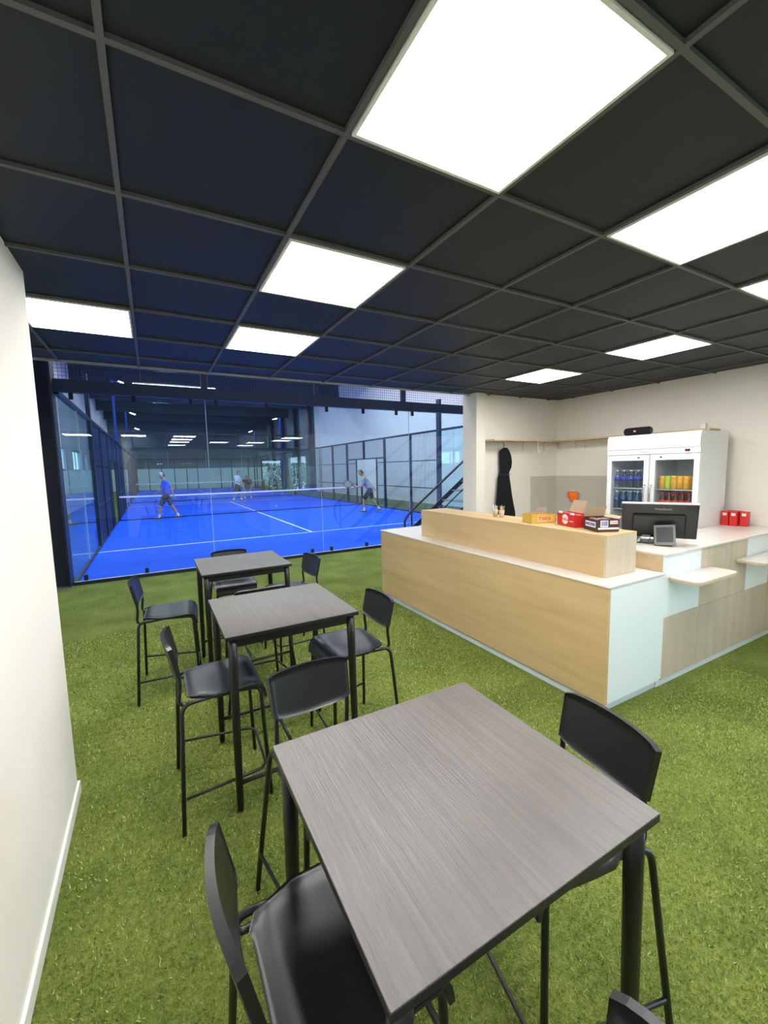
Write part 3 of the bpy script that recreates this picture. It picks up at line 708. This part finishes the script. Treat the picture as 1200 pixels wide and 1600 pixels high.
# ------------------------------------------------------------------ padel courts
struct(B(XL, XR, Y0, 28.1, .0, .012).build('floor_court', 'court'))
struct(B(XL, XR, 28.5, YE-.8, .0, .012).build('floor_court_far', 'court'))
ln = MB(); z0, z1 = .0122, .0135
for yy in (Y0+3.05, Y0+16.95): ln.box(XL, XR, yy-.025, yy+.025, z0, z1)
ln.box(3.815-.025, 3.815+.025, Y0+3.05, Y0+16.95, z0, z1)
for yy in (31.4, 43.5): ln.box(XL, XR, yy-.025, yy+.025, z0, z1)
ln.box(3.79, 3.84, 31.4, 43.5, z0, z1)
struct(ln.build('trim_court_lines', 'line'))
def wires(m, x0, x1, y0, y1, zz0, zz1, step=.05, r=.0022, axis='x'):
    """crossing wires in the plane along axis"""
    a0, a1 = (x0, x1) if axis == 'x' else (y0, y1); n = int((a1-a0)/step)
    for i in range(n+1):
        a = a0+(a1-a0)*i/n
        if axis == 'x': m.box(a-r, a+r, y0-r, y0+r, zz0, zz1)
        else: m.box(x0-r, x0+r, a-r, a+r, zz0, zz1)
    k = int((zz1-zz0)/step)
    for i in range(k+1):
        z = zz0+(zz1-zz0)*i/k
        if axis == 'x': m.box(x0, x1, y0-r, y0+r, z-r, z+r)
        else: m.box(x0-r, x0+r, y0, y1, z-r, z+r)
    return m
GG = 'glass panels of the padel court'
def clip(m, x, y, z0, z1): m.box(x-.028, x+.028, y-.02, y+.02, z0, z1)
def end_wall(y, near, sg):
    nm = 'near' if near else 'far'
    t = thing('court_back_wall', ('glass back wall of the blue court, just behind the bar tables' if near else 'far glass back wall at the other end of the blue court'), 'glass wall', (3.815, y, 0))
    dx = 3.815; sx = [XL, .905, 3.0, 5.12, 7.0, XR]
    for a, b in zip(sx[:-1], sx[1:]): B(a-dx+.004, b-dx-.004, -.006, .006, .05, 3.0).build('glass_panel', 'glass', t)
    B(XL-dx, XR-dx, -.03, .03, .0, .055).build('base_rail', 'navy', t)
    B(XL-dx-.02, XR-dx+.02, -.06, .06, 3.0, 3.19).build('top_beam', 'navy', t)
    for s in sx[1:-1]: B(s-dx-.004, s-dx+.004, -.0065, .0065, .06, 3.0).build('seam', P('seam', (.55, .7, .75), .4), t)
    for s in (.905, 2.97, 4.98, 6.95): B(s-dx-.05, s-dx+.05, -.04, .04, 3.19, 4.05).build('post', 'navy', t)
    m = MB(); wires(m, XL-dx, XR-dx, 0, 0, 3.2, 4.0, .05 if near else .1, .0024 if near else .004); m.build('wire_mesh', 'wire', t)
    B(XL-dx, XR-dx, -.03, .03, 4.0, 4.06).build('upper_rail', 'navy', t)
    if near:
        for x in (-1.0, -.17, .67, 1.08, 1.96, 2.78, 3.17, 3.99, 4.8, 5.22): m = MB(); clip(m, x-dx, 0, 2.9, 3.0); m.build('clamp', 'navy', t)
        for x in (-1.03, -.18, 1.05, 2.76, 3.175, 3.995, 5.0, 6.2): m = MB(); clip(m, x-dx, 0, .03, .15); m.build('clamp', 'navy', t)
        B(XL-dx, 5.0, -.026, -.012, .055, .062).build('sill_strip', 'line', t)
end_wall(Y0, True, 1); end_wall(28.07, False, -1)
cp = thing('corner_post', 'thick dark navy steel column at the left corner of the court', 'column', (-1.355, 8.07, 0))
m = MB(); m.box(-.145, -.12, -.15, .15, 0, 4.1); m.box(.12, .145, -.15, .15, 0, 4.1); m.box(-.12, .12, -.02, .02, 0, 4.1); m.build('beam', 'navy', cp)
B(-.15, .149, -.17, .17, 0, .015).build('base_plate', 'steel', cp)
def side_wall(x, label, gap, lintel):
    t = thing('court_side_wall', label, 'fence', (x, 18.07, 0)); dy = 18.07; s = 1 if x > 3 else -1
    for a, b in ((Y0, 10.05), (10.05, 12.0)): B(-.006, .006, a-dy+.004, b-dy-.004, .05, 3.0).build('glass_panel', 'glass', t)
    B(-.0065, .0065, 10.045-dy, 10.055-dy, .05, 3).build('seam', M['trim'], t)
    B(-.006, .006, 24.2-dy, 28.07-dy, .05, 3.0).build('glass_panel', 'glass', t)
    B(-.03, .03, Y0-dy, 28.07-dy, 0, .055).build('base_rail', 'navy', t)
    B(-.035, .035, Y0-dy, 28.07-dy, 2.97, 3.04).build('top_rail', 'navy', t)
    for y in (11.95, 13.8, 15.85, 19.8, 21.75, 23.7):
        w = .10 if y == 11.95 else .05; top = 4.05 if y in (11.95,) else 3.04
        p = B(-.04, .04, y-dy-w, y-dy+w, 0, top).build('post', 'navy', t)
        m = MB().prism([(y-dy-w, 0), (y-dy+w+.10, 0), (y-dy+w+.10, .22), (y-dy+w, .42), (y-dy-w, .42)], .041*s-.03, .041*s+.03, face((0, 0, 0), (0, 1, 0), (0, 0, 1))); m.build('foot_bracket', 'navy', p)
    B(-.03, .03, 17.8-dy, 17.9-dy, 2.18, 3.0).build('post', 'navy', t)
    for a, b in ((12.0, 15.85), (19.8, 24.2)):
        for z in (.98, 1.98): B(-.02, .02, a-dy, b-dy, z-.018, z+.018).build('rail', 'navy', t)
    for a, b in ((15.85, 16.6), (18.7, 19.8)):
        for z in (.98, 1.98): B(-.02, .02, a-dy, b-dy, z-.015, z+.015).build('rail', 'navy', t)
    B(-.03, .03, 15.85-dy, 19.8-dy, 2.15, 2.21).build('lintel', 'navy', t)
    for y in (16.6, 18.7): B(-.025, .025, y-dy-.03, y-dy+.03, 0, 2.15).build('door_post', 'navy', t)
    r = .0024
    m = MB(); wires(m, 0, 0, 12.0-dy, 16.6-dy, .06, 2.97, .05, r, 'y'); wires(m, 0, 0, 18.7-dy, 24.2-dy, .06, 2.97, .05, r, 'y'); wires(m, 0, 0, 16.6-dy, 18.7-dy, 2.2, 2.97, .05, r, 'y')
    m.build('wire_mesh', 'wire', t)
    return t
side_wall(XL, 'left side wall of the blue court, glass then dense wire mesh', 0, 0)
side_wall(XR, 'right side wall of the blue court with door frame and wide post feet', 0, 0)
def net(y, x0, x1, label, h=.9):
    t = thing('court_net', label, 'net', ((x0+x1)/2, y, .012)); c = (x0+x1)/2
    m = MB(); n = 24; top = lambda x: h-.03*(1-(abs(x)/(x1-c))**2)
    L = x0-c; R_ = x1-c
    pts = [(L+(R_-L)*i/n, 0, top(L+(R_-L)*i/n)-.025) for i in range(n+1)]
    vs = [(p[0], yy, p[2]+dz) for p in pts for yy, dz in ((-.004, -.03), (-.004, .03), (.004, .03), (.004, -.03))]
    m.add(vs, [(4*i+k, 4*i+(k+1) % 4, 4*i+4+(k+1) % 4, 4*i+4+k) for i in range(n) for k in range(4)]); m.build('headband', 'line', t)
    m = MB()
    k = int((R_-L)/.06)
    for i in range(k+1): x = L+(R_-L)*i/k; m.box(x-.0015, x+.0015, -.0015, .0015, .03, top(x)-.05)
    for j in range(14): z = .04+.06*j; m.box(L, R_, -.0015, .0015, z-.0015, z+.0015)
    m.build('netting', P('net_cord', (.01, .012, .02), .8), t)
    m = MB(); m.box(L, R_, -.006, .006, .0, .035); m.build('bottom_band', 'navy', t)
    for s in (L, R_): B(s-.04, s+.04, -.04, .04, 0, h+.05).build('net_post', 'navy', t)
net(Y0+10, XL+.05, XR-.05, 'white topped net across the middle of the near blue court')
net(37.0, XL+.05, 8.5, 'net of the second court beyond the far glass')
# second court frame
t = thing('court_side_wall', 'low frame of posts around the second court far away', 'fence', (3.8, 38, 0))
for x in (XL, XR):
    for y in (29.0, 31.5, 34, 36.5, 39, 42, 45): B(x-3.8-.05, x-3.8+.05, y-38-.05, y-38+.05, 0, 3.0).build('post', 'navy', t)
    B(x-3.8-.03, x-3.8+.03, -9, 7.5, 2.95, 3.02).build('top_rail', 'navy', t)
for x in (-.2, .9, 2.0, 3.1, 4.1, 5.2, 6.3, 7.4): B(x-3.8-.035, x-3.8+.035, 8.3, 8.4, 0, 3.0).build('post', 'navy', t)
B(XL-3.8, XR-3.8, 8.3, 8.4, 2.95, 3.05).build('top_rail', 'navy', t)
# tall hall columns on the right beyond the white wall
for i, (x, y) in enumerate(((11.2, 32.2), (11.2, 36), (11.2, 40), (11.2, 44))):
    c = B(x-.15, x+.15, y-.15, y+.15, 0, RZ).build('steel_column', 'navy')
    tag(c, 'dark steel column against the far right hall wall, ' + ['nearest the white wall', 'second beyond the white wall', 'third beyond the white wall', 'last before the end wall'][i], 'column', 'hall columns')
# floodlights on poles
def flood(x, y, s, label, z=6.0):
    t = thing('floodlight', label, 'floodlight', (x, y, 0), 0, 'court floodlights on poles')
    B(-.05, .05, -.05, .05, 0, z+.15).build('pole', P('blue_pole', (.01, .04, .35), .4), t)
    MB().tube([(0, 0, z+.1), (s*.35, 0, z+.1)], .03, 8).build('arm', 'navy', t)
    mt = Matrix.Translation((s*.45, 0, z+.05)) @ Matrix.Rotation(s*.35, 4, 'Y')
    h = B(-.2, .2, -.15, .15, 0, .05, m=mt).build('lamp_head', 'navy', t)
    B(-.17, .17, -.12, .12, -.006, 0, m=mt).build('led_face', 'flood', h)
flood(-1.35, 24.0, 1, 'floodlight on a pole left of the court, highest of the glowing spots', 6.0)
flood(-1.35, 36.0, 1, 'floodlight on a pole left of the second court, the one below the highest spot', 6.0)
flood(-1.35, 46.0, 1, 'floodlight on a pole at the left far end, the lowest glowing spot', 5.8)
flood(9.9, 36.0, -1, 'floodlight on a pole right of the second court, the brighter right spot', 6.0)
flood(9.9, 46.0, -1, 'floodlight on a pole at the right far end, the smaller right spot', 5.8)
t = thing('strip_light', 'long thin strip light hanging high across the hall', 'light', (1.35, 23.7, 6.0))
B(-1.85, 1.85, -.05, .05, 0, .06).build('housing', 'steel', t); B(-1.85, 1.85, -.04, .04, -.012, 0).build('diffuser', emit('strip', (1, .98, .9), 6), t)
for s in (-1.5, 1.5): MB().tube([(s, 0, .06), (s, 0, RZ-6.0)], .006, 5).build('hanger', 'steel', t)
for i, (x, y) in enumerate([(x, y) for y in (6.5, 11, 15.5, 20) for x in (1.0, 4.2, 7.4)]+[(x, y) for y in (28.0, 34.0, 40.0) for x in (1.0, 6.8)]):  # extra lamps added out of view to light the hall
    if y > 25: zz = RZ-.05
    else: zz = RZ-.05
    side = ['left', 'middle', 'right'][i % 3] if y < 25 else ['left', 'right'][(i-12) % 2]
    rown = ['first', 'second', 'third', 'fourth'][i//3] if y < 25 else ['fifth', 'sixth', 'seventh'][(i-12)//2]
    t = thing('added_roof_lamp', 'added unseen roof lamp over the courts, %s one of the %s row from the cafe' % (side, rown), 'light', (x, y, zz), 0, 'added roof lamps above the courts')
    B(-.62, .62, -.17, .17, .0, .05).build('housing', 'hall_dark', t); B(-.6, .6, -.15, .15, -.01, 0).build('diffuser', 'hall', t)

# stair with handrail behind the wall end
st = thing('staircase', 'dark steel stair with handrail rising behind the white wall end', 'stairs', (5.4, 6.4, 0))
def q(x, z, y=0): return (x-5.4, y, z)
sl = .735
rl = lambda x: .96+(x-4.09)*sl
MB().tube(rounded([q(3.99, .45), q(3.93, .80), q(4.10, rl(4.10)), q(7.4, rl(7.4))], .12, 8), .022, 12).build('handrail', 'navy', st)
MB().tube([q(4.0, rl(4.0)-.54), q(7.4, rl(7.4)-.54)], .012, 8).build('mid_rail', 'navy', st)
for x in (4.10, 5.42, 6.7): MB().tube([q(x, 0), q(x, rl(x))], .018, 8).build('rail_post', 'navy', st)
for yy in (.04, .95):
    MB().prism([(x-5.4, z) for x, z in ((4.16, 0), (7.6, 2.50), (7.6, 2.63), (4.02, .01))], 0, .02, face((0, yy, 0), (1, 0, 0), (0, 0, 1))).build('stringer', 'navy', st)
for i in range(12): x = 4.15+.265*i; B(x-5.4, x-5.4+.27, .04, .93, .045+.195*i, .07+.195*i).build('tread', 'steel', st)

# ------------------------------------------------------------------ people
def capsule(p0, p1, r0, r1, n=14, fl=1.0, side=None):
    """tapered capsule, fl flattens it along the depth direction"""
    p0, p1 = Vector(p0), Vector(p1); d = p1-p0; L = max(d.length, 1e-4); d.normalize()
    a = Vector(side) if side else frame(d)[0]; a = (a-d*a.dot(d)).normalized(); b = d.cross(a)
    rings = []
    for k in range(1, 6): t = -PI/2+PI/2*k/5; rings.append((p0+d*math.sin(t)*r0, r0*math.cos(t)))
    for k in range(0, 5): t = PI/2*k/5; rings.append((p1+d*math.sin(t)*r1, r1*math.cos(t)))
    vs = [p0-d*r0]+[c+a*math.cos(2*PI*j/n)*r+b*math.sin(2*PI*j/n)*r*fl for c, r in rings for j in range(n)]+[p1+d*r1]
    R = len(rings); fs = [(0, 1+(j+1) % n, 1+j) for j in range(n)]
    fs += [(1+i*n+j, 1+i*n+(j+1) % n, 1+(i+1)*n+(j+1) % n, 1+(i+1)*n+j) for i in range(R-1) for j in range(n)]
    fs += [(1+(R-1)*n+j, 1+(R-1)*n+(j+1) % n, 1+R*n) for j in range(n)]
    return vs, fs
def blob(name, caps, mat, parent, vox=.008, smooth=3):
    m = MB()
    for c in caps: m.add(*capsule(*c[:4], **(c[4] if len(c) > 4 else {})), True)
    o = m.build('tmp', mat); md = o.modifiers.new('r', 'REMESH'); md.mode = 'VOXEL'; md.voxel_size = vox; md.use_smooth_shade = True
    sm = o.modifiers.new('s', 'SMOOTH'); sm.factor = .5; sm.iterations = smooth
    me = bpy.data.meshes.new_from_object(o.evaluated_get(bpy.context.evaluated_depsgraph_get())); bpy.data.objects.remove(o)
    me.name = name; r = bpy.data.objects.new(name, me); C.objects.link(r); r.parent = parent
    me.polygons.foreach_set('use_smooth', [True]*len(me.polygons)); return r
def person(label, loc, rz, J, shirt, shorts, hat=None, hairm='hair', scale=1.0, girth=1.0):
    """J: joints in metres, facing +y, x to the person's right"""
    t = thing('person', label, 'person', loc, rz); t.scale = (scale,)*3
    V = {k: Vector(v) for k, v in J.items()}
    hd, nk, ch, pv = V['head'], V['neck'], V['chest'], V['pelvis']; fw = V['look'].normalized(); up = (hd-nk).normalized(); rt = fw.cross(up).normalized(); fw = up.cross(rt)
    S3 = (1, 0, 0)
    G = girth
    caps = [(pv, pv+(ch-pv)*.35, .125, .115, dict(fl=.72, side=S3)), (pv+(ch-pv)*.3, ch, .118, .145, dict(fl=.70, side=S3)), (ch, nk-Vector((0, 0, .03)), .14, .075, dict(fl=.75, side=S3)),
            (nk-up*.05, hd-up*.04, .054, .050), (hd-up*.025+fw*.0, hd+up*.055-fw*.005, .072, .084), (hd-up*.075+fw*.030, hd-up*.03+fw*.02, .040, .055), (hd+fw*.085-up*.02, hd+fw*.078+up*.012, .012, .007), (hd+fw*.075-up*.058, hd+fw*.075-up*.058+rt*.001, .014, .014)]
    for s in (-1, 1):
        caps += [(hd+rt*s*.078-up*.012, hd+rt*s*.080+up*.018, .010, .014), (hd+rt*s*.030+fw*.068+up*.022, hd+rt*s*.038+fw*.066+up*.022, .010, .009)]
        k = 'R' if s > 0 else 'L'
        sh, el, wr, hp, kn, an = [V[n_+k] for n_ in ('sh', 'el', 'wr', 'hp', 'kn', 'an')]; toe = V['toe'+k]
        caps += [(ch+(sh-ch)*.4, sh, .085, .062), (sh, el, .055, .040), (el, wr, .040, .026)]
        # hand: palm plus five curled fingers
        hdv = (wr-el).normalized(); side = hdv.cross(Vector((0, 0, 1)) if abs(hdv.z) < .8 else Vector((0, 1, 0))).normalized(); pn = hdv.cross(side)
        caps.append((wr, wr+hdv*.075, .026, .036, dict(fl=.5, side=side)))
        for f, (off, ln_) in enumerate(((-.030, .062), (-.010, .072), (.010, .068), (.029, .052))):
            b0 = wr+hdv*.085+side*off; m1 = b0+hdv*ln_*.55+pn*.012; e1 = m1+hdv*ln_*.25+pn*.028
            caps += [(b0, m1, .0098, .009), (m1, e1, .009, .0078)]
        b0 = wr+hdv*.03-side*.032; m1 = b0+hdv*.03-side*.024+pn*.008; caps += [(b0, m1, .012, .0105), (m1, m1+hdv*.03+pn*.012, .0105, .009)]
        caps += [(hp, kn, .085, .056), (kn, kn+(an-kn)*.35, .054, .056), (kn+(an-kn)*.3, an, .056, .036), (an, an+(toe-an)*.7-Vector((0, 0, .0)), .036, .028)]
    body = blob('body', caps, 'skin', t, .0085, 3)
    # clothes
    c = [(pv+Vector((0, 0, .0)), pv+(ch-pv)*.4, .143*G, .138*G, dict(fl=.84, side=S3)), (pv+(ch-pv)*.35, ch, .136*G, .160*G, dict(fl=.80, side=S3)), (ch, nk-Vector((0, 0, .065)), .155, .092, dict(fl=.78, side=S3))]
    for k in 'RL': c += [(ch+(V['sh'+k]-ch)*.4, V['sh'+k], .10, .074), (V['sh'+k], V['sh'+k]+(V['el'+k]-V['sh'+k])*.72, .070, .062)]
    blob('shirt', c, shirt, t, .011, 3)
    c = [(pv+Vector((0, 0, .0)), pv+Vector((0, 0, -.03)), .146, .146, dict(fl=.80, side=S3))]
    for k in 'RL': c += [(V['hp'+k], V['hp'+k]+(V['kn'+k]-V['hp'+k])*.78, .100, .088)]
    blob('shorts', c, shorts, t, .011, 3)
    for k in 'RL':
        an, kn, toe = V['an'+k], V['kn'+k], V['toe'+k]; d = (kn-an).normalized()
        blob('sock', [(an-d*.02, an+d*.11, .043, .046)], 'sock', t, .008, 2)
        fwd = (toe-an); fwd.z = 0; L = fwd.length; fwd.normalize(); pit = toe-an-fwd*L
        heel = an-fwd*.05+Vector((0, 0, -.045)); sh_ = blob('shoe', [(heel, toe+Vector((0, 0, .0)), .042, .036, dict(side=(fwd.cross(Vector((0, 0, 1)))[:])), ), (an-fwd*.02+Vector((0, 0, -.02)), toe*.5+an*.5+Vector((0, 0, -.01)), .046, .038)], 'shoe', t, .008, 2)
        so = blob('sole', [(heel+Vector((0, 0, -.022)), toe+Vector((0, 0, -.022)), .042, .038, dict(fl=.35, side=(fwd.cross(Vector((0, 0, 1))))[:]))], 'sole', None, .007, 1); so.parent = sh_
    if hat:
        hb = blob('cap', [(hd+up*.045-fw*.012, hd+up*.075-fw*.008, .094, .080), (hd+up*.048+fw*.07, hd+up*.036+fw*.165, .060, .052, dict(fl=.28, side=rt[:]))], hat, t, .007, 2)
        blob('hair', [(hd-fw*.045-up*.0, hd-fw*.05+up*.03, .066, .07)], hairm, t, .008, 2)
    else:
        blob('hair', [(hd+up*.055-fw*.022, hd+up*.070-fw*.01, .088, .076), (hd-fw*.042-up*.015, hd-fw*.03+up*.06, .062, .082)], hairm, t, .008, 2)
    return t, V
def racket(base, d, nrm, label, face_m='racket'):
    d = Vector(d).normalized(); nrm = Vector(nrm).normalized(); nrm = (nrm-d*nrm.dot(d)).normalized()
    t = thing('padel_racket', label, 'racket', base)
    sd = d.cross(nrm)
    MB().tube([-d*.02, d*.13], .015, 10).build('grip', 'black', t)
    pts = [(sd.x*0, 0)]
    out = [(.0, .13)]
    pl = [(.128*math.sin(a)*(1-.12*math.cos(a)*-1 if False else 1), .31-.145*math.cos(a)) for a in [2*PI*k/28 for k in range(28)]]
    mt = Matrix((sd, d, nrm)).transposed().to_4x4()
    MB().prism(pl, -.018, .018, mt).build('racket_face', face_m, t)
    ring = [mt @ Vector((x, y, 0)) for x, y in pl]; MB().tube(ring, .020, 8, close=True).build('rim', 'black', t)
    MB().tube([d*.12, d*.17+sd*.05], .011, 8).tube([d*.12, d*.17-sd*.05], .011, 8).build('throat', 'black', t)
    return t
def std(**k):
    J = dict(head=(0, .05, 1.63), neck=(0, .0, 1.50), chest=(0, 0, 1.30), pelvis=(0, 0, .96), look=(0, 1, -.1),
             shR=(.19, 0, 1.41), shL=(-.19, 0, 1.41), elR=(.25, -.03, 1.12), elL=(-.25, -.03, 1.12), wrR=(.27, .05, .88), wrL=(-.27, .05, .88),
             hpR=(.09, 0, .92), hpL=(-.09, 0, .92), knR=(.11, .03, .50), knL=(-.11, .03, .50), anR=(.12, 0, .09), anL=(-.12, 0, .09), toeR=(.14, .17, .045), toeL=(-.14, .17, .045))
    J.update(k); return J
# blue shirt: walking towards picture left
ang = math.atan2(.22, -.97)-PI/2
person('person in bright blue T-shirt, grey cap and dark shorts walking on the court', (.42, 17.45, .014), ang,
       std(head=(0, .10, 1.60), neck=(0, .03, 1.48), look=(0, 1, -.45), chest=(0, .01, 1.29), shR=(.18, .03, 1.40), shL=(-.18, .0, 1.40),
           elL=(-.20, .10, 1.12), wrL=(-.13, .26, 1.02), elR=(.21, -.15, 1.13), wrR=(.22, -.21, .86),
           knL=(-.10, .20, .50), anL=(-.11, .26, .09), toeL=(-.12, .44, .045), knR=(.09, -.14, .50), anR=(.10, -.36, .10), toeR=(.11, -.20, .045)),
       'shirt_b', 'shorts_g', hat='capg', girth=1.08)
# grey shirt: ready stance, facing the net and left
ang = math.atan2(.45, -.9)-PI/2
p4, V4 = person('person in grey T-shirt and black shorts holding out a racket near the net', (7.43, 14.72, .014), ang,
       std(head=(0, .28, 1.54), neck=(0, .18, 1.43), chest=(0, .13, 1.24), pelvis=(0, -.06, .94), look=(0, 1, -.15),
           shR=(.19, .17, 1.33), shL=(-.19, .17, 1.33), elL=(-.24, .22, 1.06), wrL=(-.16, .44, 1.02), elR=(.27, -.06, 1.14), wrR=(.24, -.22, .94),
           hpR=(.10, -.06, .90), hpL=(-.10, -.06, .90), knL=(-.15, .20, .50), anL=(-.20, .18, .09), toeL=(-.22, .35, .045), knR=(.17, -.14, .50), anR=(.22, -.42, .10), toeR=(.25, -.27, .045)),
       'shirt_g', 'shorts_k', girth=1.18)
def tow(loc, rz, v): return Vector(loc)+Euler((0, 0, rz)).to_matrix() @ Vector(v)
racket(tow((7.43, 14.72, .014), ang, V4['wrL']+Vector((0, .07, 0))), tow((0, 0, 0), ang, (-.1, .85, .35)), tow((0, 0, 0), ang, (.7, .1, 0)), 'racket held out by the person in the grey T-shirt')
# white shirt beyond the net
a2 = math.atan2(-.6, .8)-PI/2
p2, V2 = person('person in white T-shirt and dark shorts standing beyond the net', (4.22, 24.8, .014), a2,
       std(head=(0, .08, 1.60), elR=(.24, .10, 1.13), wrR=(.20, .33, 1.02), elL=(-.24, .08, 1.12), wrL=(-.2, .30, 1.0), knL=(-.12, .10, .5), anL=(-.14, .12, .09), toeL=(-.15, .29, .045), knR=(.12, -.08, .5), anR=(.15, -.22, .1), toeR=(.17, -.05, .045)),
       'shirt_w', 'shorts_k')
racket(tow((4.22, 24.8, .014), a2, V2['wrR']+Vector((0, .06, 0))), tow((0, 0, 0), a2, (0, .8, -.5)), tow((0, 0, 0), a2, (1, .0, 0)), 'racket held low by the person in the white T-shirt', 'shorts_g')
# dark shirt, bent forward, hands on knees
person('person in dark T-shirt bending forward with hands on the knees, beyond the net', (4.95, 25.75, .014), math.atan2(-.95, -.25)-PI/2,
       std(head=(0, .42, 1.33), neck=(0, .33, 1.24), chest=(0, .22, 1.12), pelvis=(0, -.12, .90), look=(0, 1, -.35), shR=(.19, .28, 1.18), shL=(-.19, .28, 1.18),
           elR=(.26, .22, .90), elL=(-.26, .22, .90), wrR=(.17, .24, .66), wrL=(-.17, .24, .66), hpR=(.1, -.1, .86), hpL=(-.1, -.1, .86), knR=(.16, .14, .50), knL=(-.16, .14, .50), anR=(.18, -.02, .09), anL=(-.18, -.02, .09), toeR=(.21, .15, .045), toeL=(-.21, .15, .045)),
       'shirt_k', 'shorts_k')
bl = MB().lathe([(.001, -.033), (.018, -.028), (.030, -.014), (.033, 0), (.030, .014), (.018, .028), (.001, .033)], n=14).build('padel_ball', 'ball'); bl.location = (2.36, 20.0, 1.46)
tag(bl, 'small ball in flight above the net', 'ball', 'padel balls')
b2 = bl.copy(); C.objects.link(b2); b2.location = (4.1, 16.0, .38); b2['label'] = 'small ball bouncing low on the court near the centre line'
